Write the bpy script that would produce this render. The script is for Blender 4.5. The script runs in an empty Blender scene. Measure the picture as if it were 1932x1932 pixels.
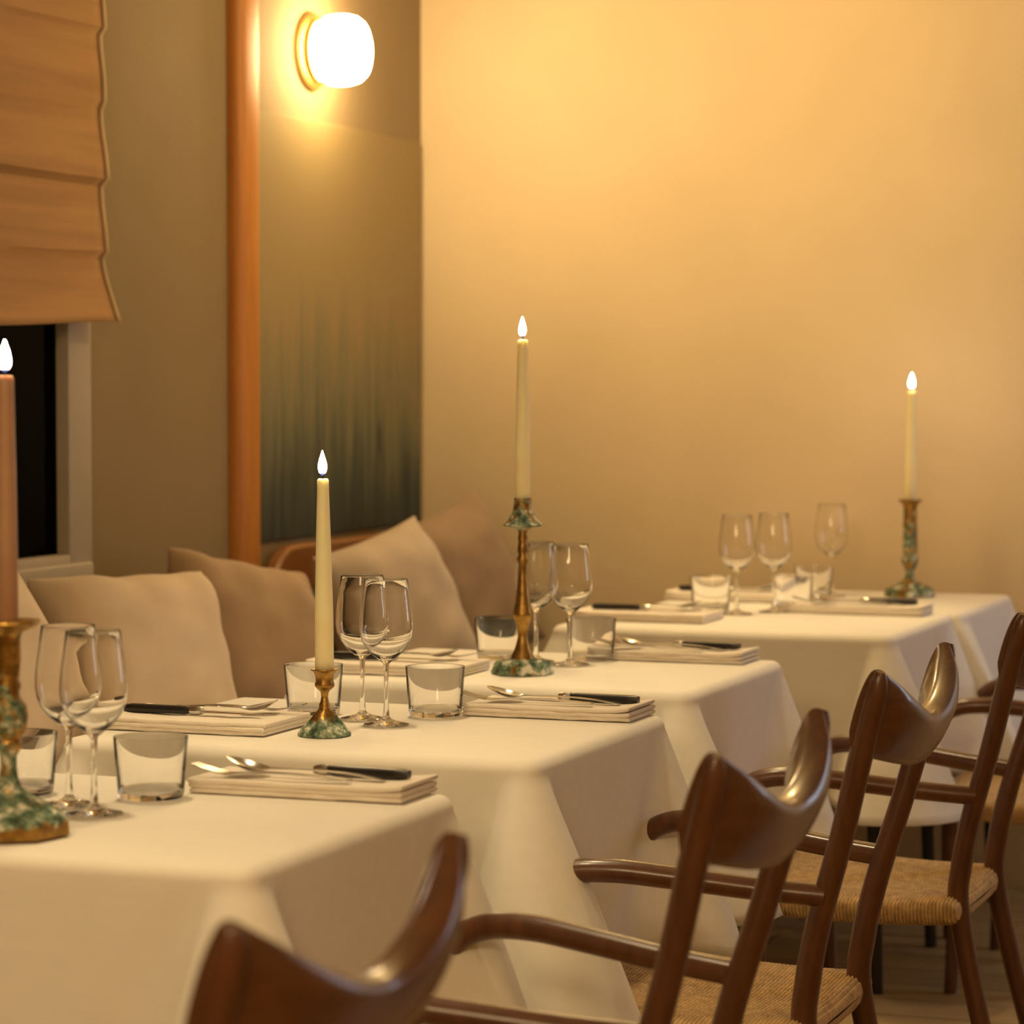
import bpy, math, random
from mathutils import Vector, Matrix, noise
random.seed(7)
S = bpy.context.scene
COL = S.collection
PI = math.pi

# ------------------------------------------------------------------ camera
cam_d = bpy.data.cameras.new('camera')
cam = bpy.data.objects.new('camera', cam_d)
COL.objects.link(cam)
cam.location = (0, 0, 1.259)
cam.rotation_euler = (math.radians(90 - 2.65), 0, math.radians(20.5))
cam_d.sensor_width = 36
cam_d.lens = 36 * 5424 / 1932
cam_d.clip_start = 0.05
cam_d.dof.use_dof = True
cam_d.dof.focus_distance = 4.25
cam_d.dof.aperture_fstop = 5.2
S.camera = cam

# ------------------------------------------------------------------ world, exposure
w = bpy.data.worlds.new('night')
S.world = w
w.use_nodes = True
w.node_tree.nodes['Background'].inputs[0].default_value = (0.30, 0.36, 0.5, 1)
w.node_tree.nodes['Background'].inputs[1].default_value = 0.004
S.view_settings.view_transform = 'Standard'
S.view_settings.look = 'None'
S.view_settings.gamma = 1
S.view_settings.use_curve_mapping = False
S.view_settings.exposure = 0.0

WARM = (1.0, 0.70, 0.36)
def area(name, loc, target, sx, sy, power, color):
    l = bpy.data.lights.new(name, 'AREA'); l.shape = 'RECTANGLE'
    l.size = sx; l.size_y = sy; l.energy = power; l.color = color
    o = bpy.data.objects.new(name, l); COL.objects.link(o)
    o.location = loc
    o.rotation_euler = (Vector(target) - Vector(loc)).to_track_quat('-Z', 'Y').to_euler()
    return o
def bulb(name, loc, power, color, r=0.05):
    l = bpy.data.lights.new(name, 'POINT'); l.energy = power; l.color = color; l.shadow_soft_size = r
    o = bpy.data.objects.new(name, l); COL.objects.link(o); o.location = loc
    return o
# warm ceiling spots over the row of tables, added unseen warm fills, a pendant bulb, cool doorway light at the far right
for k, y in enumerate((2.1, 3.1, 4.0, 4.9, 6.0)):
    l = bpy.data.lights.new('ceiling_spot', 'SPOT'); l.energy = 66; l.color = (1.0, 0.77, 0.43)
    l.spot_size = math.radians((62, 62, 60, 50, 46)[k]); l.spot_blend = 0.9; l.shadow_soft_size = 0.07
    o = bpy.data.objects.new('ceiling_spot', l); COL.objects.link(o); o.location = (-1.75, y, 2.72)
area('front_fill', (-0.7, -0.4, 2.2), (-2.0, 4.6, 0.6), 0.7, 0.4, 25, (1.0, 0.71, 0.36))  # added fill behind the camera, brightens cloth fronts and cushions
for p in ((-1.7, -0.4, 2.35), (-0.4, -0.7, 2.3), (0.8, 0.6, 2.4), (0.9, 1.6, 2.45)):
    bulb('fill_bulb', p, 11, (1.0, 0.74, 0.42), 0.045)  # unseen bulbs added for fill light and sparkles in the glassware
bulb('pendant_bulb', (-1.85, 5.95, 2.22), 25, (1.0, 0.69, 0.28), 0.10)
area('doorway_light', (0.9, 6.5, 1.5), (-1.3, 6.4, 0.8), 0.4, 1.5, 11, (0.72, 0.82, 1.0))

# ------------------------------------------------------------------ materials
def newmat(name):
    m = bpy.data.materials.new(name); m.use_nodes = True
    nt = m.node_tree; b = nt.nodes['Principled BSDF']
    return m, nt, b
def N(nt, t, **kw):
    n = nt.nodes.new(t)
    for k, v in kw.items(): setattr(n, k, v)
    return n
def coords(nt, scale=(1, 1, 1), kind='Object'):
    tc = N(nt, 'ShaderNodeTexCoord'); mp = N(nt, 'ShaderNodeMapping')
    nt.links.new(tc.outputs[kind], mp.inputs[0]); mp.inputs['Scale'].default_value = scale
    return mp.outputs[0]
def noise_t(nt, vec, scale, detail=4, rough=0.5):
    n = N(nt, 'ShaderNodeTexNoise'); nt.links.new(vec, n.inputs['Vector'])
    n.inputs['Scale'].default_value = scale; n.inputs['Detail'].default_value = detail
    n.inputs['Roughness'].default_value = rough
    return n.outputs['Fac']
def ramp(nt, fac, stops):
    r = N(nt, 'ShaderNodeValToRGB'); nt.links.new(fac, r.inputs[0])
    el = r.color_ramp.elements
    while len(el) < len(stops): el.new(0.5)
    for e, (p, c) in zip(el, stops):
        e.position = p; e.color = (c[0], c[1], c[2], 1)
    return r.outputs[0]
def bump(nt, b, fac, strength, dist=0.01):
    bp = N(nt, 'ShaderNodeBump'); bp.inputs['Strength'].default_value = strength
    bp.inputs['Distance'].default_value = dist
    nt.links.new(fac, bp.inputs['Height']); nt.links.new(bp.outputs[0], b.inputs['Normal'])
def simple(name, col, rough=0.6, metal=0.0, var=0.12, vs=8, bs=0.0, scale=(1, 1, 1), bd=0.004, sheen=0):
    m, nt, b = newmat(name)
    v = coords(nt, scale); f = noise_t(nt, v, vs)
    lo = tuple(c * (1 - var) for c in col); hi = tuple(min(1, c * (1 + var)) for c in col)
    nt.links.new(ramp(nt, f, [(0.3, lo), (0.7, hi)]), b.inputs['Base Color'])
    b.inputs['Roughness'].default_value = rough; b.inputs['Metallic'].default_value = metal
    if sheen: b.inputs['Sheen Weight'].default_value = sheen
    if bs: bump(nt, b, f, bs, bd)
    return m

M = {}
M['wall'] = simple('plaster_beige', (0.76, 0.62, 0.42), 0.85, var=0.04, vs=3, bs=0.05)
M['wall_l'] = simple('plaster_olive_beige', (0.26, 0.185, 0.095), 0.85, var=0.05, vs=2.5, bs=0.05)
M['ceil'] = simple('ceiling_paint', (0.62, 0.55, 0.43), 0.9, var=0.03)
M['frame'] = simple('window_frame_paint', (0.42, 0.36, 0.28), 0.5, var=0.05)
M['cloth'] = simple('white_tablecloth', (0.82, 0.78, 0.70), 0.8, var=0.02, vs=60, bs=0.05, scale=(0.25, 1, 1), bd=0.003, sheen=0.1)
M['napkin'] = simple('napkin_cotton', (0.78, 0.70, 0.60), 0.85, var=0.03, vs=120, bs=0.08, bd=0.001)
M['cush_l'] = simple('cushion_light_linen', (0.78, 0.63, 0.46), 0.9, var=0.06, vs=9, bs=0.12, sheen=0.2)
M['cush_d'] = simple('cushion_tan_linen', (0.42, 0.29, 0.17), 0.9, var=0.08, vs=9, bs=0.12, sheen=0.2)
M['cush_g_dim'] = simple('cushion_grey_linen_dimmed', (0.50, 0.41, 0.32), 0.9, var=0.06, vs=9, bs=0.12, sheen=0.2)  # grey linen with colour darkened to offset direct wall lamp light
M['cush_b_dim'] = simple('cushion_brown_linen_dimmed', (0.30, 0.205, 0.125), 0.9, var=0.08, vs=9, bs=0.12, sheen=0.2)  # brown linen, also dimmed in colour against the wall lamp's light
M['navy'] = simple('dark_blue_upholstery', (0.03, 0.038, 0.045), 0.8, var=0.2, vs=12)
M['bench'] = simple('grey_brown_upholstery', (0.22, 0.18, 0.14), 0.85, var=0.1, vs=10)
M['blind'] = simple('tan_linen_blind', (0.42, 0.23, 0.09), 0.85, var=0.14, vs=16, bs=0.1, scale=(1, 0.10, 2.2))
M['blind_edge'] = simple('blind_selvedge', (0.44, 0.30, 0.15), 0.8)
M['steel'] = simple('polished_steel', (0.62, 0.60, 0.57), 0.18, 1.0, var=0.03)
M['black'] = simple('black_handle', (0.012, 0.010, 0.010), 0.35, var=0.2)
M['leg'] = simple('black_table_leg', (0.012, 0.010, 0.009), 0.5, var=0.2)
M['tabletop'] = simple('tabletop_wood', (0.2, 0.11, 0.05), 0.5)

def wood(name, dark, light, rough, sc=(6, 6, 6), coat=0.3):
    m, nt, b = newmat(name)
    v = coords(nt, sc)
    f = noise_t(nt, v, 6, 6, 0.6)
    nt.links.new(ramp(nt, f, [(0.25, dark), (0.75, light)]), b.inputs['Base Color'])
    b.inputs['Roughness'].default_value = rough
    b.inputs['Coat Weight'].default_value = coat; b.inputs['Coat Roughness'].default_value = 0.15
    bump(nt, b, f, 0.06, 0.002)
    return m
M['chair'] = wood('varnished_chair_wood', (0.062, 0.019, 0.006), (0.130, 0.045, 0.013), 0.34, (9, 9, 1.6), 0.35)
M['rail'] = wood('varnished_rail_wood', (0.070, 0.023, 0.007), (0.135, 0.048, 0.013), 0.27, (7, 1.6, 9), 0.5)
M['trim'] = wood('orange_wood_trim', (0.36, 0.125, 0.012), (0.52, 0.20, 0.022), 0.55, (12, 12, 0.6), 0.0)
M['board'] = wood('red_brown_board', (0.20, 0.075, 0.02), (0.30, 0.12, 0.032), 0.4, (12, 1, 12), 0.3)

# woven paper cord
m, nt, b = newmat('woven_cord'); M['cord'] = m
f = noise_t(nt, coords(nt), 70, 3)
nt.links.new(ramp(nt, f, [(0.3, (0.40, 0.26, 0.11)), (0.7, (0.66, 0.45, 0.21))]), b.inputs['Base Color'])
b.inputs['Roughness'].default_value = 0.85

# plank floor
m, nt, b = newmat('floor_planks'); M['floor'] = m
v = coords(nt); br = N(nt, 'ShaderNodeTexBrick')
nt.links.new(v, br.inputs['Vector'])
br.inputs['Scale'].default_value = 1.0; br.inputs['Brick Width'].default_value = 1.7; br.inputs['Row Height'].default_value = 0.15
br.inputs['Mortar Size'].default_value = 0.003
br.inputs['Color1'].default_value = (0.40, 0.27, 0.125, 1); br.inputs['Color2'].default_value = (0.50, 0.35, 0.165, 1)
br.inputs['Mortar'].default_value = (0.03, 0.02, 0.01, 1)
g = noise_t(nt, coords(nt, (1.2, 14, 1)), 5, 5)
mx = N(nt, 'ShaderNodeMix', data_type='RGBA', blend_type='MULTIPLY'); mx.inputs[0].default_value = 0.6
nt.links.new(br.outputs['Color'], mx.inputs[6])
nt.links.new(ramp(nt, g, [(0.3, (0.55, 0.5, 0.45)), (0.7, (1, 1, 1))]), mx.inputs[7])
nt.links.new(mx.outputs[2], b.inputs['Base Color']); b.inputs['Roughness'].default_value = 0.45

# glass
def glass(name, col=(1, 1, 1), ior=1.35):
    m = bpy.data.materials.new(name); m.use_nodes = True; nt = m.node_tree
    nt.nodes.remove(nt.nodes['Principled BSDF'])
    gl = N(nt, 'ShaderNodeBsdfGlass'); gl.inputs['Color'].default_value = (*col, 1)
    gl.inputs['Roughness'].default_value = 0.0; gl.inputs['IOR'].default_value = ior
    nt.links.new(gl.outputs[0], nt.nodes['Material Output'].inputs[0])
    return m
M['glass'] = glass('clear_glass')
M['pane'] = glass('window_pane_glass', (0.10, 0.11, 0.13), 1.45)

# candle wax, flame, wick
m, nt, b = newmat('ivory_wax'); M['wax'] = m
nt.links.new(ramp(nt, noise_t(nt, coords(nt), 20), [(0.3, (0.90, 0.78, 0.50)), (0.7, (0.95, 0.85, 0.58))]), b.inputs['Base Color'])
b.inputs['Roughness'].default_value = 0.45
b.inputs['Subsurface Weight'].default_value = 0.85; b.inputs['Subsurface Radius'].default_value = (1.0, 0.6, 0.3)
b.inputs['Subsurface Scale'].default_value = 0.03
m, nt, b = newmat('pink_wax'); M['wax_pink'] = m
nt.links.new(ramp(nt, noise_t(nt, coords(nt), 20), [(0.3, (0.40, 0.23, 0.14)), (0.7, (0.47, 0.28, 0.17))]), b.inputs['Base Color'])
b.inputs['Roughness'].default_value = 0.45
b.inputs['Subsurface Weight'].default_value = 0.5; b.inputs['Subsurface Radius'].default_value = (1.0, 0.5, 0.3)
b.inputs['Subsurface Scale'].default_value = 0.01
def emis(name, col, strength):
    m = bpy.data.materials.new(name); m.use_nodes = True; nt = m.node_tree
    nt.nodes.remove(nt.nodes['Principled BSDF'])
    e = N(nt, 'ShaderNodeEmission'); e.inputs[0].default_value = (*col, 1); e.inputs[1].default_value = strength
    nt.links.new(e.outputs[0], nt.nodes['Material Output'].inputs[0])
    return m, nt, e
m, nt, e = emis('candle_flame', (1, 0.8, 0.5), 220); M['flame'] = m
tc = N(nt, 'ShaderNodeTexCoord'); sp = N(nt, 'ShaderNodeSeparateXYZ'); nt.links.new(tc.outputs['Generated'], sp.inputs[0])
nt.links.new(ramp(nt, sp.outputs[2], [(0.0, (0.0006, 0.0008, 0.003)), (0.10, (0.0016, 0.0016, 0.0038)), (0.22, (1, 0.80, 0.52))]), e.inputs[0])
M['wick'] = simple('charred_wick', (0.02, 0.015, 0.012), 0.9)
M['shade'], _, _ = emis('lit_opal_glass', (1.0, 0.72, 0.34), 68)

# brass with verdigris and wax
def brass(name, green, wax, zlo, zhi):
    m, nt, b = newmat(name)
    v = coords(nt); n1 = noise_t(nt, v, 38, 5, 0.65); n2 = noise_t(nt, v, 60, 4, 0.6)
    base = ramp(nt, n2, [(0.3, (0.22, 0.115, 0.028)), (0.7, (0.50, 0.30, 0.08))])
    pat = ramp(nt, n2, [(0.36, (0.030, 0.050, 0.028)), (0.48, (0.12, 0.19, 0.12)), (0.56, (0.32, 0.37, 0.27)), (0.62, (0.72, 0.68, 0.57))])
    tc = N(nt, 'ShaderNodeTexCoord'); sp = N(nt, 'ShaderNodeSeparateXYZ'); nt.links.new(tc.outputs['Object'], sp.inputs[0])
    mr = N(nt, 'ShaderNodeMapRange'); nt.links.new(sp.outputs[2], mr.inputs[0])
    mr.inputs[1].default_value = zlo; mr.inputs[2].default_value = zhi; mr.inputs[3].default_value = green; mr.inputs[4].default_value = wax
    ad = N(nt, 'ShaderNodeMath', operation='ADD'); nt.links.new(n1, ad.inputs[0]); nt.links.new(mr.outputs[0], ad.inputs[1])
    fac = ramp(nt, ad.outputs[0], [(0.60, (0, 0, 0)), (0.68, (1, 1, 1))])
    mx = N(nt, 'ShaderNodeMix', data_type='RGBA'); nt.links.new(fac, mx.inputs[0])
    nt.links.new(base, mx.inputs[6]); nt.links.new(pat, mx.inputs[7]); nt.links.new(mx.outputs[2], b.inputs['Base Color'])
    inv = N(nt, 'ShaderNodeMath', operation='MULTIPLY_ADD'); nt.links.new(fac, inv.inputs[0])
    inv.inputs[1].default_value = -0.9; inv.inputs[2].default_value = 0.9
    nt.links.new(inv.outputs[0], b.inputs['Metallic'])
    ro = N(nt, 'ShaderNodeMath', operation='MULTIPLY_ADD'); nt.links.new(fac, ro.inputs[0])
    ro.inputs[1].default_value = 0.45; ro.inputs[2].default_value = 0.36
    nt.links.new(ro.outputs[0], b.inputs['Roughness'])
    bump(nt, b, n1, 0.35, 0.004)
    return m
M['brass_low'] = brass('brass_green_below', -0.22, 0.26, 0.004, 0.022)
M['brass_small'] = brass('brass_green_foot', 0.30, -0.35, 0.015, 0.06)
M['brass_gold'] = brass('brass_gold', 0.0, -0.05, 0.0, 0.3)
M['brass_green'] = brass('brass_mostly_green', 0.17, 0.06, 0.05, 0.25)
M['brass_wax'] = brass('brass_green_cup', 0.25, 0.12, 0.25, 0.31)
M['sconce_metal'] = simple('sconce_brass', (0.55, 0.34, 0.10), 0.4, 0.8)

# painting: misty olive sky above dark reeds
m, nt, b = newmat('painted_meadow'); M['paint'] = m
tc = N(nt, 'ShaderNodeTexCoord'); sp = N(nt, 'ShaderNodeSeparateXYZ'); nt.links.new(tc.outputs['Object'], sp.inputs[0])
mixr = N(nt, 'ShaderNodeMix', data_type='RGBA'); REED = mixr.inputs[6]; mixr.inputs[7].default_value = (0.020, 0.014, 0.008, 1)
nt.links.new(mixr.outputs[2], b.inputs['Base Color'])
mask = None
for (y0, z0, ry, rz) in ((0.226, 0.285, 0.013, 0.050), (0.222, 0.10, 0.004, 0.16), (-0.145, 0.21, 0.007, 0.13), (0.395, 0.17, 0.006, 0.09), (-0.30, 0.15, 0.006, 0.12)):
    mp = N(nt, 'ShaderNodeMapping'); nt.links.new(tc.outputs['Object'], mp.inputs[0])
    mp.vector_type = 'POINT'; mp.inputs['Scale'].default_value = (0, 1 / ry, 1 / rz); mp.inputs['Location'].default_value = (0, -y0 / ry, -z0 / rz)
    ln = N(nt, 'ShaderNodeVectorMath', operation='LENGTH'); nt.links.new(mp.outputs[0], ln.inputs[0])
    mr = N(nt, 'ShaderNodeMapRange'); nt.links.new(ln.outputs['Value'], mr.inputs[0])
    mr.inputs[1].default_value = 1.2; mr.inputs[2].default_value = 0.6; mr.inputs[3].default_value = 0; mr.inputs[4].default_value = 0.7
    if mask is None: mask = mr.outputs[0]
    else:
        mxx = N(nt, 'ShaderNodeMath', operation='MAXIMUM'); nt.links.new(mask, mxx.inputs[0]); nt.links.new(mr.outputs[0], mxx.inputs[1]); mask = mxx.outputs[0]
nt.links.new(mask, mixr.inputs[0])
reed = noise_t(nt, coords(nt, (1, 16, 1.1)), 2.2, 5, 0.6)
blur = noise_t(nt, coords(nt, (1, 1.5, 1)), 2.0, 2)
a1 = N(nt, 'ShaderNodeMath', operation='MULTIPLY_ADD'); nt.links.new(reed, a1.inputs[0]); a1.inputs[1].default_value = 0.55; nt.links.new(sp.outputs[2], a1.inputs[2])
a2 = N(nt, 'ShaderNodeMath', operation='MULTIPLY_ADD'); nt.links.new(blur, a2.inputs[0]); a2.inputs[1].default_value = 0.25; nt.links.new(a1.outputs[0], a2.inputs[2])
nt.links.new(ramp(nt, a2.outputs[0], [(0.40, (0.014, 0.020, 0.015)), (0.60, (0.055, 0.068, 0.046)), (0.80, (0.18, 0.165, 0.085)), (1.0, (0.29, 0.21, 0.092))]), REED)
b.inputs['Roughness'].default_value = 0.75
M['canvas_side'] = simple('canvas_edge', (0.2, 0.17, 0.1), 0.8)

# ------------------------------------------------------------------ mesh helpers
class MB:
    def __init__(s): s.v = []; s.f = []
    def add(s, vs, fs):
        k = len(s.v); s.v += [tuple(p) for p in vs]; s.f += [tuple(i + k for i in f) for f in fs]; return s
    def rings(s, rings, closed=True, cap0=True, cap1=True):
        n = len(rings[0]); vs = [p for r in rings for p in r]; fs = []
        for i in range(len(rings) - 1):
            for j in range(n if closed else n - 1):
                k = (j + 1) % n
                fs.append((i * n + j, i * n + k, (i + 1) * n + k, (i + 1) * n + j))
        if cap0: fs.append(tuple(reversed(range(n))))
        if cap1: fs.append(tuple(range((len(rings) - 1) * n, len(rings) * n)))
        return s.add(vs, fs)
    def lathe(s, prof, n=40, cap0=True, cap1=True, rough=0.0, seed=0):
        rs = []
        for (r, z) in prof:
            ring = []
            for j in range(n):
                a = 2 * PI * j / n; rr = max(r, 1e-5)
                if rough: rr *= 1 + rough * noise.noise(Vector((math.cos(a) * 1.6 + seed, math.sin(a) * 1.6, z * 45)))
                ring.append((rr * math.cos(a), rr * math.sin(a), z))
            rs.append(ring)
        return s.rings(rs, True, cap0, cap1)
    def tube(s, pts, rad, n=16, sub=6):
        P = [Vector(p) for p in pts]; R = list(rad) if hasattr(rad, '__len__') else [rad] * len(P)
        path = []; rr = []
        for i in range(len(P) - 1):
            p0 = P[max(i - 1, 0)]; p1 = P[i]; p2 = P[i + 1]; p3 = P[min(i + 2, len(P) - 1)]
            for k in range(sub):
                t = k / sub
                path.append(0.5 * ((2 * p1) + (p2 - p0) * t + (2 * p0 - 5 * p1 + 4 * p2 - p3) * t * t + (3 * p1 - p0 - 3 * p2 + p3) * t ** 3))
                rr.append(R[i] * (1 - t) + R[i + 1] * t)
        path.append(P[-1]); rr.append(R[-1])
        rs = []; up = Vector((0.31, 0.9, 0.2)).normalized()
        for i, p in enumerate(path):
            d = (path[min(i + 1, len(path) - 1)] - path[max(i - 1, 0)]).normalized()
            x = (up - d * up.dot(d)).normalized(); y = d.cross(x); up = x
            rs.append([tuple(p + (x * math.cos(2 * PI * j / n) + y * math.sin(2 * PI * j / n)) * rr[i]) for j in range(n)])
        return s.rings(rs)
    def rbox(s, x0, x1, y0, y1, z0, z1, r=0.004, n=3):
        # box with rounded vertical and horizontal edges
        r = min(r, (x1 - x0) / 2.01, (y1 - y0) / 2.01, (z1 - z0) / 2.01)
        def loop(ins, z):
            pts = []; rr = max(r - ins, 1e-4)
            for cx, cy, a0 in ((x1 - r, y1 - r, 0), (x0 + r, y1 - r, PI / 2), (x0 + r, y0 + r, PI), (x1 - r, y0 + r, 1.5 * PI)):
                for k in range(n + 1):
                    a = a0 + PI / 2 * k / n
                    pts.append((cx + rr * math.cos(a), cy + rr * math.sin(a), z))
            return pts
        rs = []
        for k in range(n + 1):
            a = PI / 2 * k / n; rs.append(loop(r * (1 - math.sin(a)), z0 + r * (1 - math.cos(a))))
        for k in range(n + 1):
            a = PI / 2 * k / n; rs.append(loop(r * (1 - math.cos(a)), z1 - r * (1 - math.sin(a))))
        return s.rings(rs)
    def xf(s, mat):
        s.v = [tuple(mat @ Vector(p)) for p in s.v]; return s
    def build(s, name, mat, parent=None, smooth=True, loc=None, angle=40):
        me = bpy.data.meshes.new(name); me.from_pydata(s.v, [], s.f); me.materials.append(mat)
        if smooth:
            me.polygons.foreach_set('use_smooth', [True] * len(me.polygons))
            me.update()
            try: me.set_sharp_from_angle(angle=math.radians(angle))
            except Exception: pass
        me.update()
        o = bpy.data.objects.new(name, me); COL.objects.link(o)
        if parent: o.parent = parent
        if loc: o.location = loc
        return o
def thing(name, label, cat, loc=(0, 0, 0), rz=0, group=None):
    o = bpy.data.objects.new(name, None); COL.objects.link(o); o.empty_display_size = 0.05
    o.location = loc; o.rotation_euler = (0, 0, rz)
    return tag(o, label, cat, group)
def tag(o, label, cat, group=None):
    o['label'] = label; o['category'] = cat
    if group: o['group'] = group
    return o
def struct(o): o['kind'] = 'structure'; return o
def dup(root, loc, rz, label):
    r = root.copy(); COL.objects.link(r); r.location = loc; r.rotation_euler = (0, 0, rz); r['label'] = label
    for ch in root.children:
        c = ch.copy(); COL.objects.link(c); c.parent = r
        for g in ch.children:
            d = g.copy(); COL.objects.link(d); d.parent = c
    return r

# ------------------------------------------------------------------ room
XW, YB, XR, YF, HC = -2.89, 7.045, 1.6, -1.2, 2.75
def sbox(name, mat, *b, r=0.003, parent=None):
    o = MB().rbox(*b, r=r, n=2).build(name, mat, parent)
    return o
struct(sbox('floor', M['floor'], XW - .2, XR + .2, YF - .2, YB + .2, -0.1, 0.0))
struct(sbox('ceiling', M['ceil'], XW - .2, XR + .2, YF - .2, YB + .2, HC, HC + .1))
struct(sbox('wall_back', M['wall'], XW - .2, XR + .2, YB, YB + .15, 0, HC))
struct(sbox('wall_right', M['wall'], XR, XR + .15, YF, YB, 0, HC))
struct(sbox('wall_front', M['wall'], XW - .2, XR + .2, YF - .15, YF, 0, HC))
wy0, wy1, wz0, wz1 = 3.3, 5.125, 0.89, 2.2
b_ = MB()
b_.rbox(XW - .2, XW, YF, wy0, 0, HC, r=.002, n=1); b_.rbox(XW - .2, XW, wy1, YB, 0, HC, r=.002, n=1)
b_.rbox(XW - .2, XW, wy0, wy1, 0, wz0, r=.002, n=1); b_.rbox(XW - .2, XW, wy0, wy1, wz1, HC, r=.002, n=1)
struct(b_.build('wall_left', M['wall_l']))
# wood trim: rounded upright board on the left wall
rs = []
for z in (0, HC):
    ring = []
    for k in range(17):
        a = PI * k / 16
        c, s_ = math.cos(a), math.sin(a)
        ring.append((XW + 0.001 + 0.034 * abs(s_) ** 0.6, 5.948 - 0.060 * math.copysign(abs(c) ** 0.6, c), z))
    rs.append(ring)
struct(MB().rings(rs).build('trim_1', M['trim']))
# window
win = bpy.data.objects.new('window_1', None); COL.objects.link(win); win.location = (XW, 4.2, 0.89); struct(win)
b_ = MB()
for (y0, y1, z0, z1) in ((wy0 - .08, wy0 + .01, wz0 - .02, wz1 + .06), (wy1 - .01, wy1 + .085, wz0 - .02, wz1 + .06), (wy0, wy1, wz1 - .02, wz1 + .06), (wy0, wy1, wz0 - .02, wz0 + .015)):
    b_.rbox(XW - 0.10, XW + 0.025, y0, y1, z0, z1, r=.004, n=2)
b_.xf(Matrix.Translation((-XW, -4.2, -.89))).build('window_frame', M['frame'], win)
MB().rbox(-0.012, -0.004, wy0 - 4.2, wy1 - 4.2, 0, wz1 - .89, r=.001, n=1).build('pane', M['pane'], win)
MB().rbox(-.02, 0.034, wy0 - .07 - 4.2, wy1 + .075 - 4.2, -.05, -.004, r=.006).build('window_sill', M['frame'], win)

# roman blind
bl = thing('roman_blind', 'tan linen roman blind with soft folds hanging over the dark window', 'blind', (XW + .04, 4.25, 1.37))
prof = []
nf = 7; H = 1.05
for i in range(nf):
    zb = i * 0.15
    for k in range(10):
        t = k / 10
        prof.append((0.012 + 0.012 * (1 - t) ** 2.2 * (1.6 if i == 0 else 0.55 + .3 * ((i * 7) % 3)) + 0.002 * math.sin(t * 6), zb + 0.15 * t))
def blind_ring(y, bulge, dz):
    out = []; 
    for (x, z) in prof:
        out.append((x * bulge + 0.004 * noise.noise(Vector((z * 7, y * 2, 1))), y, z + dz * (1 - z / H) + 0.010 * noise.noise(Vector((y * 1.5, z * 4, 4)))))
    return out
ys = [-1.05 + 2.0 * i / 40 for i in range(41)]
def edge(y, z): return 0.036 * max(0, 1 - z / 0.16) ** 1.3 if y > 0.8 else 0
R1 = []
for y in ys:
    ring = blind_ring(y, 1.0, -0.012 * math.sin((y + 1.05) / 2 * PI))
    R1.append([(x, yy + edge(y, z) * (y - .8) / .15, z) for (x, yy, z) in ring])
b_ = MB().rings(R1, closed=False, cap0=False, cap1=False)
o = b_.build('fabric', M['blind'], bl)
md = o.modifiers.new('thick', 'SOLIDIFY'); md.thickness = 0.004
e2 = [[(x + 0.002, y + d, z) for (x, y, z) in R1[-1]] for d in (-0.010, 0.003)]
o = MB().rings(e2, closed=False, cap0=False, cap1=False).build('edge_band', M['blind_edge'], bl)
md = o.modifiers.new('thick', 'SOLIDIFY'); md.thickness = 0.006

# painting on the left wall
pt = thing('painting', 'large olive painting of dark reeds on the wall below the globe wall lamp', 'painting', (XW + .001, 6.515, 0.82))
MB().rbox(0, 0.008, -0.503, 0.503, 0.06, 1.06, r=.002, n=1).build('canvas', M['paint'], pt)

# sconce
sc = thing('wall_lamp', 'glowing white globe wall lamp on a round brass plate above the painting', 'lamp', (XW, 6.345, 2.045))
rot = Matrix.Rotation(PI / 2, 4, 'Y')
MB().lathe([(0.092, 0.0), (0.094, 0.006), (0.090, 0.012), (0.078, 0.016), (0.074, 0.03), (0.066, 0.032), (0.0, 0.032)], 48).xf(rot).build('back_plate', M['sconce_metal'], sc)
MB().lathe([(0.056, 0.030), (0.073, 0.038), (0.0815, 0.052), (0.0845, 0.075), (0.0835, 0.100), (0.0785, 0.120), (0.069, 0.132), (0.056, 0.138), (0.03, 0.140), (0.0, 0.140)], 48).xf(rot).build('globe_shade', M['shade'], sc)

# ------------------------------------------------------------------ benches
bq = thing('banquette', 'grey upholstered bench along the left wall under the window', 'bench', (-2.57, 4.0, 0))
MB().rbox(-.30, .27, -2.2, 1.86, 0.0, 0.37, r=.01).build('base', M['bench'], bq)
MB().rbox(-.31, .29, -2.2, 1.86, 0.37, 0.45, r=.03).build('seat_cushion', M['bench'], bq)
wb = thing('wooden_bench', 'wooden bench with rounded back board and dark blue upholstery in the corner', 'bench', (-2.6, 6.5, 0))
rs = []
for x in (-.275, -.267, -.247, -.239):
    ins = 0.007 if x in (-.275, -.239) else 0.0
    ring = [(x, .50, .30), (x, .50, .868 - ins)]
    for k in range(13):
        a = PI / 2 + PI / 2 * k / 12
        ring.append((x, -.49 + .14 + (.14 - ins) * math.cos(a), .728 + (.14 - ins) * math.sin(a)))
    ring.append((x, -.49 + ins, .30))
    rs.append(ring)
MB().rings(rs).build('back_board', M['board'], wb)
MB().rbox(-.237, -.17, -.44, .50, .45, .765, r=.02).build('back_pad', M['navy'], wb)
MB().rbox(-.237, .28, -.60, .50, .37, .45, r=.025).build('seat_pad', M['navy'], wb)
MB().rbox(-.236, .25, -.59, .49, .0, .37, r=.006).build('base', M['board'], wb)

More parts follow.
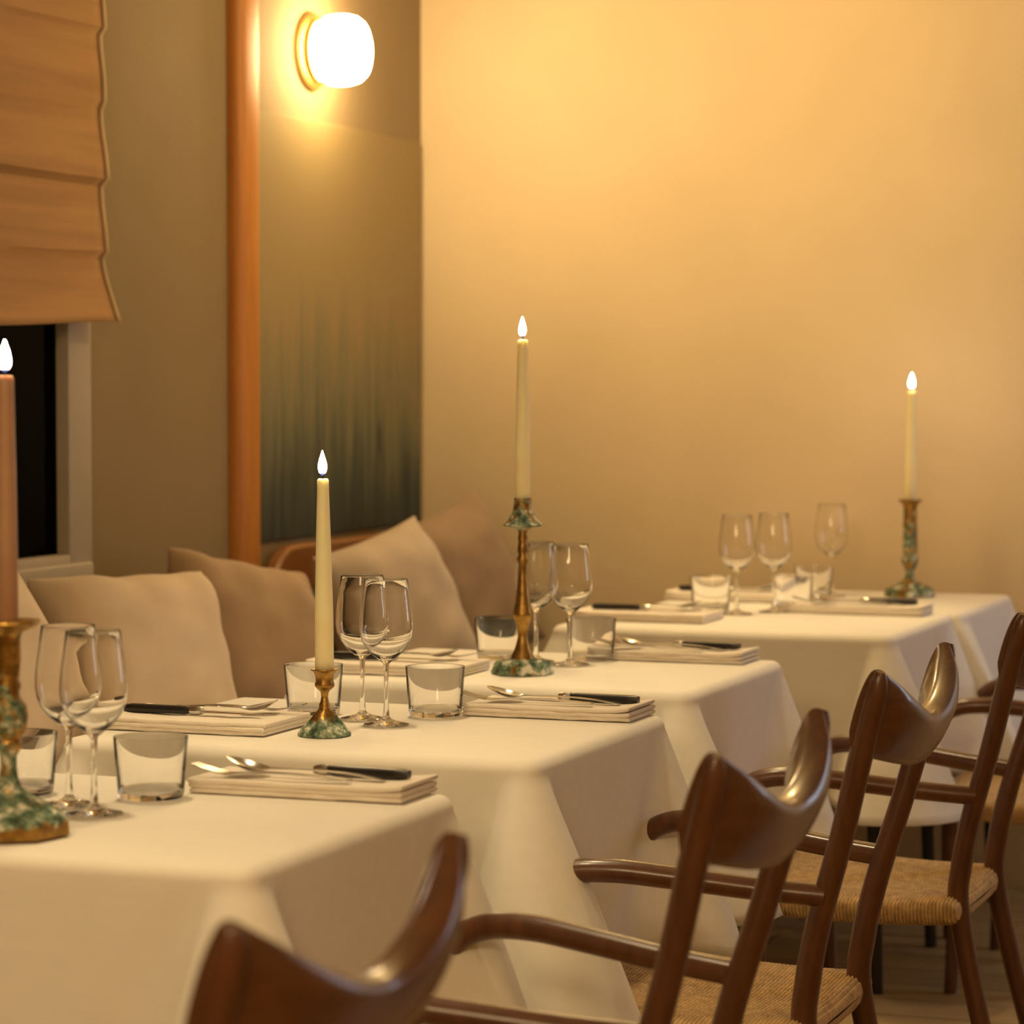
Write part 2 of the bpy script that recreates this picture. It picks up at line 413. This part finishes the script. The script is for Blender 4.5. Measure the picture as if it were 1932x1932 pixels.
# cushions: puffed squares with pulled corners
def cushion(name, label, center, yaw, lean, size, mat, roll=0, th=0.085, seed=0):
    n = 26; vs = []; fs = []
    def pt_(u, v, side):
        pin = 0.055
        x = size / 2 * u * (1 - pin * (1 - v * v) * u * u)
        y = size / 2 * v * (1 - pin * (1 - u * u) * v * v)
        h = th * (max(0, (1 - u ** 4)) * max(0, (1 - v ** 4))) ** 0.55
        h *= 1 + 0.10 * noise.noise(Vector((u * 1.6 + seed, v * 1.6, side)))
        w_ = 0.012 * noise.noise(Vector((u * 3 + seed, v * 3, 5)))
        return (x, y, side * h + w_ + 0.02 * (u * v) * math.sin(seed))
    for side in (1, -1):
        k = len(vs)
        for i in range(n + 1):
            for j in range(n + 1):
                u = math.sin(PI / 2 * (2 * i / n - 1)); v = math.sin(PI / 2 * (2 * j / n - 1))
                vs.append(pt_(u, v, side))
        for i in range(n):
            for j in range(n):
                q = (k + i * (n + 1) + j, k + (i + 1) * (n + 1) + j, k + (i + 1) * (n + 1) + j + 1, k + i * (n + 1) + j + 1)
                fs.append(q if side == 1 else tuple(reversed(q)))
    o = MB().add(vs, fs).build(name, mat, None, angle=180)
    # local x = width, y = up, z = facing; face +X when yaw = 0
    nrm = Vector((math.cos(yaw), math.sin(yaw), 0)); up = Vector((0, 0, 1)); wd = up.cross(nrm)
    m = Matrix((wd, up, nrm)).transposed().to_4x4()
    o.matrix_world = Matrix.Translation(center) @ m @ Matrix.Rotation(-lean, 4, 'X') @ Matrix.Rotation(roll, 4, 'Z')
    return tag(o, label, 'cushion', 'linen cushions along the bench')
R = math.radians
cushion('cushion', 'pale linen cushion leaning under the window at the far left edge', (-2.60, 4.29, .73), R(-22), R(20), .43, M['cush_l'], R(26), seed=1)
cushion('cushion', 'pale linen cushion in the middle of the three behind the wine glasses', (-2.59, 4.90, .70), R(-22), R(26), .40, M['cush_l'], R(-3), th=.10, seed=2)
cushion('cushion', 'tan linen cushion half behind the pale one in front of the wood trim', (-2.63, 5.46, .69), R(-16), R(22), .40, M['cush_d'], R(-12), seed=3)
cushion('cushion', 'pale linen cushion leaning on the wooden bench right of the short candlestick', (-2.57, 6.10, .72), R(-24), R(16), .38, M['cush_g_dim'], R(14), seed=4)
cushion('cushion', 'tan linen cushion in the corner against the yellow wall', (-2.60, 6.55, .735), R(-28), R(14), .41, M['cush_b_dim'], R(18), seed=5)

# ------------------------------------------------------------------ tables and cloths
TW, TL, TH = 0.74, 0.60, 0.74
tabs = [  # right edge X, front Y
    (-1.318, 2.738), (-1.326, 3.643), (-1.382, 4.540), (-1.306, 5.695), (-1.288, 6.325)]
where = ['nearest the camera at the left', 'holding the short candlestick', 'holding the tall brass candlestick',
         'fourth in the row, before the last', 'last in the row by the wall']
def cloth(x0, x1, y0, y1, H, flat_front, flat_back, seed):
    rc = 0.026; per = []
    def side(p0, p1, nrm, n=44):
        L = (Vector(p1) - Vector(p0)).length
        for i in range(1, n):
            t = 0.5 - 0.5 * math.cos(PI * i / n)
            t = 0.5 * t + 0.5 * i / n
            p = Vector(p0).lerp(Vector(p1), t); per.append((p, nrm, min(t, 1 - t) * L))
    def corner(c, a0):
        for k in range(9):
            a = a0 + PI / 2 * k / 8; d = Vector((math.cos(a), math.sin(a)))
            per.append((Vector(c) + d * rc, d, 0.0))
    corner((x1 - rc, y0 + rc), -PI / 2); side((x1, y0 + rc), (x1, y1 - rc), Vector((1, 0)))
    corner((x1 - rc, y1 - rc), 0); side((x1 - rc, y1), (x0 + rc, y1), Vector((0, 1)))
    corner((x0 + rc, y1 - rc), PI / 2); side((x0, y1 - rc), (x0, y0 + rc), Vector((-1, 0)))
    corner((x0 + rc, y0 + rc), PI); side((x0 + rc, y0), (x1 - rc, y0), Vector((0, -1)))
    rb = 0.020; rs = []
    cx, cy = (x0 + x1) / 2, (y0 + y1) / 2
    for k in range(8):
        a = PI / 2 * k / 7
        rs.append([(p.x - d.x * rb * (1 - math.sin(a)), p.y - d.y * rb * (1 - math.sin(a)), TH - rb * (1 - math.cos(a))) for p, d, dc in per])
    ns = 22
    for k in range(1, ns + 1):
        s = (H - rb) * k / ns; ring = []
        for p, d, dc in per:
            sg = 0.022 + 0.20 * s
            c = math.exp(-(dc / sg) ** 2)
            val = math.exp(-((dc - 2.1 * sg) / (0.7 * sg + .008)) ** 2)
            fl = 0.46 if p.y < cy else 0.37
            off = fl * s * c - 0.055 * s * val + 0.010 * (s / H) * noise.noise(Vector((p.x * 5, p.y * 5, seed))) + 0.02 * s
            px, py = p.x + d.x * off, p.y + d.y * off
            if flat_front and d.y < 0: py = max(py, y0 - 0.004)
            if flat_back and d.y > 0: py = min(py, y1 + 0.004)
            ring.append((px, py, TH - rb - s * (1 + 0.12 * c * s / H)))
        rs.append(ring)
    m = MB().rings(rs, True, False, False)
    m.f = [tuple(reversed(f)) for f in m.f]
    # top sheet
    n0 = len(rs[0]); m.v.append((cx, cy, TH)); ci = len(m.v) - 1
    for q in range(n0): m.f.append((ci, q, (q + 1) % n0))
    return m
for i, (xr, yf) in enumerate(tabs):
    tl = TL if i < 4 else 0.575
    x0, x1, y0, y1 = xr - TW, xr, yf, yf + tl
    cx, cy = (x0 + x1) / 2, (y0 + y1) / 2
    t = thing('dining_table', 'dining table under a white cloth, ' + where[i], 'table', (cx, cy, 0), 0, 'tables in the row')
    MB().rbox(x0 + .012 - cx, x1 - .012 - cx, y0 + .012 - cy, y1 - .012 - cy, .695, .7365, r=.020, n=5).build('tabletop', M['tabletop'], t)
    for sx in (-1, 1):
        for sy in (-1, 1):
            ax, ay = sx * (TW / 2 - .06), sy * (tl / 2 - .06)
            MB().tube([(ax, ay, .70), (ax + sx * .01, ay + sy * .01, .35), (ax + sx * .02, ay + sy * .02, 0)], [.016, .0145, .013], 14, 3).build('leg', M['leg'], t)
    m_ = cloth(x0, x1, y0, y1, 0.33, i == 4, i == 3, i * 3.1)
    m_.v = [(a - cx, b - cy, c) for a, b, c in m_.v]
    o = m_.build('tablecloth', M['cloth'], None, loc=(cx, cy, 0), angle=60)
    md = o.modifiers.new('thick', 'SOLIDIFY'); md.thickness = 0.0015; md.offset = -1
    tag(o, 'white cloth draped over the table ' + where[i], 'tablecloth', 'white tablecloths')

# ------------------------------------------------------------------ chairs
def make_chair(label):
    t = thing('armchair', label, 'chair', (0, 0, 0), 0, 'wooden armchairs along the tables')
    for s in (-1, 1):
        MB().tube([(-.02, s * .180, 0), (-.072, s * .165, .20), (-.108, s * .157, .37), (-.104, s * .158, .45), (-.085, s * .166, .54), (-.053, s * .180, .65), (-.024, s * .198, .76), (-.002, s * .212, .835), (.004, s * .215, .862), (.007, s * .217, .876)],
                  [.0145, .0165, .018, .018, .017, .0165, .0165, .0150, .0120, .0060], 18, 6).build('back_post', M['chair'], t)
    # sculpted top rail with horn-like ends
    rs = []; NT = 44
    for i in range(NT + 1):
        tt = -1 + 2 * i / NT
        a = abs(tt); a2 = math.sqrt(a * a + .02)
        zt = .797 + .080 * a2 ** 1.6; zb = .728 + .036 * a ** 1.5
        zc, hz = (zt + zb) / 2, (zt - zb) / 2
        y = tt * .210
        e = max(0.0, (a - .78) / .22); e = e * e * (3 - 2 * e)
        ring = []
        for k in range(32):
            an = 2 * PI * k / 32; c, s_ = math.cos(an), math.sin(an)
            z = zc + hz * math.copysign(abs(s_) ** .8, s_)
            up = min(1, max(0, (z - .795) / .085)); lo = min(1, max(0, (.795 - z) / .065))
            thk = (.0255 - .0060 * e) * (1 - .26 * up ** 1.5) * (1 - (.42 + .28 * e) * lo)
            xc = -.017 + (z - .80) * .24 + .040 * (1 - a ** 2.7)
            ring.append((xc + thk * math.copysign(abs(c) ** .6, c), y, z))
        rs.append(ring)
    MB().rings(rs).build('top_rail', M['rail'], t, angle=70)
    for s in (-1, 1):
        MB().tube([(-.078, s * .174, .568), (-.17, s * .192, .575), (-.28, s * .214, .587), (-.36, s * .230, .594), (-.425, s * .240, .588), (-.470, s * .246, .560), (-.486, s * .247, .512), (-.474, s * .244, .455), (-.446, s * .238, .390)],
                  [.0155, .0155, .016, .0165, .0165, .0160, .0155, .015, .0145], 16, 6).build('armrest', M['chair'], t)
        MB().tube([(-.446, s * .238, .40), (-.436, s * .238, .30), (-.43, s * .238, .15), (-.436, s * .242, 0)], [.016, .0165, .0155, .013], 16, 5).build('front_leg', M['chair'], t)
    # woven seat: cords running front-to-side as raised strands
    rs = []; nc = 66; per = 6
    for i in range(nc * per + 1):
        u = i / (nc * per)
        x = -.10 - .40 * u
        hw = .203 + .058 * u
        strand = abs(math.sin(PI * i / per)) * .0042
        ring = []
        zc = .366 + .014 * u + .010 * (2 * u - 1) ** 2
        edge_r = min(1.0, min(u, 1 - u) / .045); er = math.sqrt(max(.05, 1 - (1 - edge_r) ** 2))
        for k in range(36):
            an = 2 * PI * k / 36; c, s_ = math.cos(an), math.sin(an)
            yy = hw * math.copysign(abs(c) ** .35, c) * (1 - .03 * (1 - er))
            hz = (.026 * math.copysign(abs(s_) ** .6, s_)) * er
            dish = -.014 * (1 - (yy / hw) ** 2) if s_ > 0 else 0
            n_ = Vector((0, c, s_))
            ring.append((x, yy + strand * c, zc + hz + dish + strand * s_))
        rs.append(ring)
    MB().rings(rs).build('seat', M['cord'], t, angle=28)
    return t
ch = make_chair('nearest dark wooden armchair, out of focus at the bottom edge')
ch.location = (-.892, 2.025, 0)
dup(ch, (-.832, 3.020, 0), 0, 'dark wooden armchair with curved back at the table nearest the camera')
dup(ch, (-.868, 3.898, 0), 0, 'dark wooden armchair with curved back at the table with the short candlestick')
dup(ch, (-.862, 4.885, 0), 0, 'dark wooden armchair whose back post is cut by the right edge of the photo')
dup(ch, (-.770, 6.035, 0), 0, 'farthest wooden armchair, only its arm showing before the last cloths')

# ------------------------------------------------------------------ glassware
TZ = TH + 0.0012
def make_wine(label):
    t = thing('wine_glass', label, 'glass', (0, 0, 0), 0, 'wine glasses')
    outer = [(.0045, .092), (.0075, .0955), (.0145, .1005), (.0245, .109), (.0330, .120), (.0385, .133), (.0405, .146), (.0400, .160), (.0382, .177), (.0355, .196), (.0325, .2185)]
    tip = [(.0323, .2195), (.0317, .2195)]
    inner = [(.0315, .2185), (.0345, .196), (.0371, .177), (.0389, .160), (.0394, .146), (.0374, .133), (.0318, .1215), (.0232, .1115), (.0130, .1040), (.006, .1015), (.0, .101)]
    MB().lathe(outer + tip + inner, 56, False, False).build('bowl', M['glass'], t, angle=180)
    MB().lathe([(.0055, .0125), (.0043, .022), (.0036, .040), (.0034, .060), (.0037, .080), (.0045, .092)], 32, False, False).build('stem', M['glass'], t, angle=180)
    MB().lathe([(.0, .0), (.030, .0), (.0338, .0006), (.0345, .0014), (.0335, .0024), (.025, .0040), (.014, .0066), (.0085, .009), (.0055, .0125)], 56, False, False).build('foot', M['glass'], t, angle=60)
    return t
wines = [
    (-1.722, 3.068, 'left one of two wine glasses beside the tall green candlestick at the left edge'),
    (-1.658, 3.014, 'right one of two wine glasses on the table nearest the camera'),
    (-1.741, 4.006, 'left one of two wine glasses beside the short candlestick'),
    (-1.677, 3.948, 'right one of two wine glasses beside the short candlestick'),
    (-1.797, 4.932, 'wine glass partly behind the tall brass candlestick'),
    (-1.719, 4.899, 'wine glass right of the tall brass candlestick'),
    (-1.748, 6.089, 'leftmost of the three blurred wine glasses on the far tables'),
    (-1.687, 6.173, 'middle one of the three blurred wine glasses on the far tables'),
    (-1.682, 6.674, 'rightmost and farthest of the three blurred wine glasses, on the last table')]
wg = None
for (x, y, l) in wines:
    if wg is None: wg = make_wine(l); wg.location = (x, y, TZ)
    else: dup(wg, (x, y, TZ), random.uniform(0, 3), l)
tprof = [(.0, .0), (.034, .0), (.0385, .0012), (.0402, .004), (.0410, .010), (.0460, .0765), (.0458, .0778), (.0448, .0778), (.0446, .0765), (.0396, .014), (.0375, .0105), (.030, .0092), (.0, .0088)]
tums = [
    (-1.822, 3.125, 'water tumbler half hidden behind the tall green candlestick at the left'),
    (-1.653, 3.149, 'water tumbler beside the napkin on the table nearest the camera'),
    (-1.836, 4.035, 'water tumbler behind the short candlestick'),
    (-1.649, 4.074, 'water tumbler right of the wine glasses on the short candlestick table'),
    (-1.878, 4.955, 'water tumbler left of the tall brass candlestick'),
    (-1.713, 5.000, 'water tumbler right of the tall brass candlestick'),
    (-1.830, 6.165, 'blurred tumbler left of the far wine glasses'),
    (-1.668, 6.262, 'blurred tumbler just right of the two far wine glasses'),
    (-1.700, 6.575, 'blurred tumbler before the farthest wine glass on the last table')]
tm = None
for (x, y, l) in tums:
    if tm is None: tm = MB().lathe(tprof, 56, False, False).build('tumbler', M['glass'], None, angle=50)
    o = tm if 'label' not in tm else tm.copy()
    if o is not tm: COL.objects.link(o)
    o.location = (x, y, TZ); tag(o, l, 'glass', 'water tumblers')

# ------------------------------------------------------------------ napkins and cutlery
NAPT = 0.0192
def napkin(x0, x1, y0, y1, label, curl):
    cx, cy = (x0 + x1) / 2, (y0 + y1) / 2; hx, hy = (x1 - x0) / 2, (y1 - y0) / 2
    m = MB()
    for k in range(3):
        z0 = .0033 + k * .0060; j = [random.uniform(-.0025, .0) for _ in range(2)]; r = .0033
        m2 = MB(); n = 40; rs = []
        for i in range(n + 1):
            u = -math.cos(PI * i / n); u = math.copysign(abs(u) ** .9, u)
            x = (hx + j[0]) * u + (.0015 * noise.noise(Vector((k * 3, cy * 9, u))))
            e = math.sqrt(max(.12, 1 - max(0, (abs(u) - .985) / .015) ** 2))
            uu = u if curl > 0 else -u
            lift = max(0, (uu - .72) / .28) ** 2 * .0045 * (k / 2) + .0012 * noise.noise(Vector((u * 4, k, cx * 9)))
            half = hy + j[1] - r + .0018 * noise.noise(Vector((u * 5, k * 7, cy * 9)))
            ring = []
            for q in range(18):
                a = -PI / 2 + PI * (q % 9) / 8
                sg = 1 if q < 9 else -1
                ring.append((x, sg * (half + r * math.cos(a)), z0 + sg * r * e * math.sin(a) + lift))
            rs.append(ring)
        m2.rings(rs); m.add(m2.v, m2.f)
    o = m.build('napkin', M['napkin'], None, loc=(cx, cy, TZ), angle=60)
    return tag(o, label, 'napkin', 'folded napkins')
def make_knife(label):
    t = thing('table_knife', label, 'knife', group='table knives')
    # handle along +x, blade along -x, resting on z=0
    rs = []
    for i in range(13):
        u = i / 12; x = .012 + .112 * u
        hw = .0078 + .0022 * u; hh = .0062
        e = 0.75 if i in (0, 12) else 1
        rs.append([(x, hw * e * math.copysign(abs(math.cos(a)) ** .5, math.cos(a)), .0064 + hh * e * math.copysign(abs(math.sin(a)) ** .5, math.sin(a))) for a in [2 * PI * q / 16 for q in range(16)]])
    MB().rings(rs).build('handle', M['black'], t)
    MB().tube([(-.006, 0, .0062), (.004, 0, .0064), (.014, 0, .0064)], [.005, .0070, .0068], 14, 3).build('bolster', M['steel'], t)
    rs = []
    for i in range(15):
        u = i / 14; x = -.004 - .105 * u
        hw = .0085 * (1 - u ** 5) + .0006; off = .003 * u
        rs.append([(x, off + hw, .0052), (x, off, .0062), (x, off - hw, .0052), (x, off, .0044)])
    MB().rings(rs).build('blade', M['steel'], t)
    return t
def make_spoon(label):
    m = MB(); rs = []
    for i in range(41):
        u = i / 40
        if u < .30:
            q = u / .30; hw = .0195 * math.sqrt(max(.002, 1 - (1 - 2 * min(q, .5) if q < .5 else (q - .5) * 1.75) ** 2)) ; dep = .007 * math.sin(PI * min(1, q)) ; x = -.105 + .058 * q
            zc = .010 + .013 * (1 - q) ** 1.3
        else:
            q = (u - .30) / .70; hw = .0028 + .0050 * q ** 1.6; dep = 0; x = -.047 + .155 * q
            zc = .010 + .004 * math.sin(PI * q) - .0075 * q
        top = [(x, hw * (-1 + 2 * k / 8), zc - dep * (1 - (-1 + 2 * k / 8) ** 2)) for k in range(9)]
        bot = [(a, b * .98, c - .0014) for a, b, c in reversed(top)]
        rs.append(top + bot)
    m.rings(rs)
    return tag(m.build('spoon', M['steel'], None, angle=60), label, 'spoon', 'steel spoons')
def make_fork(label):
    m = MB(); rs = []
    def zc(x): return .0045 + .010 * max(0, (-x - .055) / .05) ** 1.5 + .004 * math.sin(PI * min(1, max(0, (x + .06) / .16)))
    for i in range(31):
        u = i / 30; x = -.066 + .171 * u
        hw = .0098 if x < -.058 else (.0100 - .0072 * min(1, (x + .058) / .03) if x < -.028 else .0028 + .0048 * ((x + .028) / .133) ** 1.5)
        rs.append([(x, hw, zc(x) + .001), (x, -hw, zc(x) + .001), (x, -hw, zc(x) - .0008), (x, hw, zc(x) - .0008)])
    m.rings(rs)
    for k in range(4):
        y = -.0084 + .0056 * k; rs = []
        for i in range(9):
            x = -.064 - .044 * i / 8; w_ = .0016 * (1 - .5 * i / 8)
            rs.append([(x, y + w_, zc(x) + .001), (x, y - w_, zc(x) + .001), (x, y - w_, zc(x) - .0008), (x, y + w_, zc(x) - .0008)])
        m2 = MB().rings(rs); m.add(m2.v, m2.f)
    return tag(m.build('fork', M['steel'], None, angle=50), label, 'fork', 'steel forks')
sets = [  # x0 x1 y0 y1, handle direction (+1 chair side), place words
    (-1.637, -1.343, 3.212, 3.333, 1, 'the table nearest the camera'),
    (-2.058, -1.785, 3.752, 3.915, -1, 'the bench side of the short candlestick table'),
    (-1.617, -1.345, 4.100, 4.235, 1, 'the chair side of the short candlestick table'),
    (-2.116, -1.826, 4.612, 4.778, -1, 'the bench side of the tall brass candlestick table'),
    (-1.728, -1.428, 5.012, 5.132, 1, 'the chair side of the tall brass candlestick table'),
    (-2.035, -1.745, 5.820, 5.985, -1, 'the bench side of the fourth table'),
    (-1.655, -1.350, 6.165, 6.285, 1, 'the chair side of the fourth table'),
    (-2.020, -1.735, 6.42, 6.58, -1, 'the bench side of the last table')]
proto = {}
for (x0, x1, y0, y1, s, wd) in sets:
    napkin(x0, x1, y0, y1, 'folded white napkin under cutlery on ' + wd, s)
    cx, cy = (x0 + x1) / 2 , (y0 + y1) / 2
    z = TZ + NAPT + .0006
    for kind, fn, dx, dy, rr, words in (('k', make_knife, .0, .018, -.02, 'black handled knife on the napkin at '), ('s', make_spoon, -.005, -.016, .05, 'steel spoon on the napkin at '), ('f', make_fork, -.035, -.044, .0, 'steel fork on the napkin at ')):
        lab = words + wd
        loc = (cx + s * dx, cy + s * dy if s > 0 else cy - dy, z); rz = (0 if s > 0 else PI) + rr
        if kind not in proto:
            o = proto[kind] = fn(lab); o.location = loc; o.rotation_euler = (0, 0, rz)
        else: dup(proto[kind], loc, rz, lab)

# ------------------------------------------------------------------ candlesticks and candles
def candle(x, y, z, h, r0, r1, fh, fr, mat, label, lean=(0, 0), power=1.0):
    t = thing('taper_candle', label, 'candle', (x, y, z), 0, 'lit taper candles')
    MB().lathe([(r0 * .8, 0), (r0, .004), (r0 * .98, h * .3), ((r0 + r1) / 2, h * .65), (r1 * 1.02, h * .94), (r1, h - .003), (r1 * .8, h), (r1 * .35, h - .002), (0, h - .003)], 32).build('wax_body', mat, t, angle=50)
    MB().tube([(0, 0, h - .003), (.0003, 0, h + .005), (-.001, 0, h + .010)], [.0011, .001, .0008], 8, 3).build('wick', M['wick'], t)
    prof = [(.0005, 0), (fr * .55, fh * .07), (fr * .85, fh * .18), (fr, fh * .32), (fr * .92, fh * .48), (fr * .68, fh * .66), (fr * .36, fh * .84), (.0004, fh)]
    fo = MB().lathe(prof, 24).build('flame', M['flame'], t, loc=(-.0005, 0, h + .004), angle=180)
    t.rotation_euler = (lean[0], lean[1], 0)
    return t
def stick(x, y, base, stem, cup, mats, label, octo=8, rough=.0, rz=.2):
    t = thing('candlestick', label, 'candlestick', (x, y, TZ), rz, 'candlesticks')
    MB().lathe(base, octo, rough=rough, seed=x).build('base', mats[0], t, angle=50 if octo > 12 else 30)
    MB().lathe(stem, 36).build('stem', mats[1], t, angle=50)
    MB().lathe(cup, 36, rough=rough * .4, seed=y).build('candle_cup', mats[2], t, angle=50)
    return t
# left edge
stick(-1.673, 2.842, [(.066, 0), (.0715, .003), (.0705, .018), (.066, .022), (.048, .034), (.030, .044), (.022, .050), (.012, .054)],
      [(.021, .049), (.0145, .055), (.0110, .064), (.0092, .078), (.0092, .090), (.0150, .100), (.0162, .106), (.0140, .110), (.0200, .118), (.0228, .136), (.0205, .148), (.0145, .156), (.0130, .163), (.0150, .170), (.0128, .178), (.0140, .190), (.0145, .196)],
      [(.0130, .193), (.0150, .198), (.0147, .225), (.0180, .232), (.0330, .238), (.0372, .242), (.0365, .245), (.0150, .2445), (.0145, .236), (0, .236)],
      (M['brass_low'], M['brass_green'], M['brass_gold']), 'tall green and brass candlestick cut by the left edge of the photo', rough=.03)
candle(-1.673, 2.842, TZ + .2365, .285, .0125, .0095, .036, .0068, M['wax_pink'], 'burning pinkish taper candle at the left edge')
# short one
stick(-1.714, 3.806, [(.0385, 0), (.0388, .003), (.0350, .008), (.0290, .015), (.0215, .024), (.0140, .033), (.0090, .039)],
      [(.0092, .038), (.0078, .041), (.0082, .045), (.0062, .049), (.0050, .056), (.0060, .063), (.0105, .068)],
      [(.0100, .067), (.0142, .071), (.0145, .075), (.0128, .079), (.0138, .088), (.0165, .093), (.0210, .0955), (.0208, .0968), (.0128, .0965), (.0125, .088), (0, .088)],
      (M['brass_small'], M['brass_gold'], M['brass_gold']), 'short brass candlestick with green patina foot on the second table', octo=40, rough=.10)
candle(-1.714, 3.806, TZ + .0885, .285, .0138, .0085, .037, .0066, M['wax'], 'burning ivory taper candle in the short candlestick', (0, -.006))
# tall brass one
stick(-1.748, 4.729, [(.0550, 0), (.0556, .003), (.0500, .018), (.0460, .0225), (.030, .0255), (.0200, .0275)],
      [(.0215, .026), (.0195, .032), (.0130, .047), (.0092, .062), (.0085, .070), (.0115, .085), (.0165, .101), (.0178, .106), (.0160, .110), (.0135, .125), (.0105, .148), (.0080, .172), (.0072, .190), (.0095, .198), (.0100, .203), (.0075, .209), (.0092, .218), (.0090, .224), (.0070, .230), (.0088, .238), (.0072, .246), (.0085, .254)],
      [(.0080, .252), (.0200, .258), (.0340, .2605), (.0345, .2625), (.0265, .270), (.0195, .281), (.0165, .292), (.0152, .306), (.0158, .309), (.0132, .309), (.0128, .296), (0, .296)],
      (M['brass_wax'], M['brass_gold'], M['brass_wax']), 'tall turned brass candlestick with a green wax-spattered cup on the third table', rough=.03, rz=.35)
candle(-1.748, 4.729, TZ + .2965, .290, .0136, .0090, .036, .0062, M['wax'], 'burning ivory taper candle in the tall brass candlestick')
# far one
stick(-1.506, 6.735, [(.0590, 0), (.0606, .004), (.0560, .018), (.0400, .026), (.0200, .036), (.0140, .042)],
      [(.0150, .040), (.0110, .050), (.0100, .060), (.0150, .070), (.0205, .084), (.0190, .094), (.0172, .100), (.0176, .130), (.0165, .175), (.0160, .205)],
      [(.0155, .203), (.0165, .215), (.0220, .224), (.0290, .229), (.0288, .2315), (.0150, .231), (.0145, .222), (0, .222)],
      (M['brass_green'], M['brass_green'], M['brass_gold']), 'green patinated candlestick on the last table by the far wall', rough=.03)
candle(-1.506, 6.735, TZ + .2225, .268, .0138, .0100, .036, .0066, M['wax'], 'burning ivory taper candle farthest right before the wall', (0, .008))
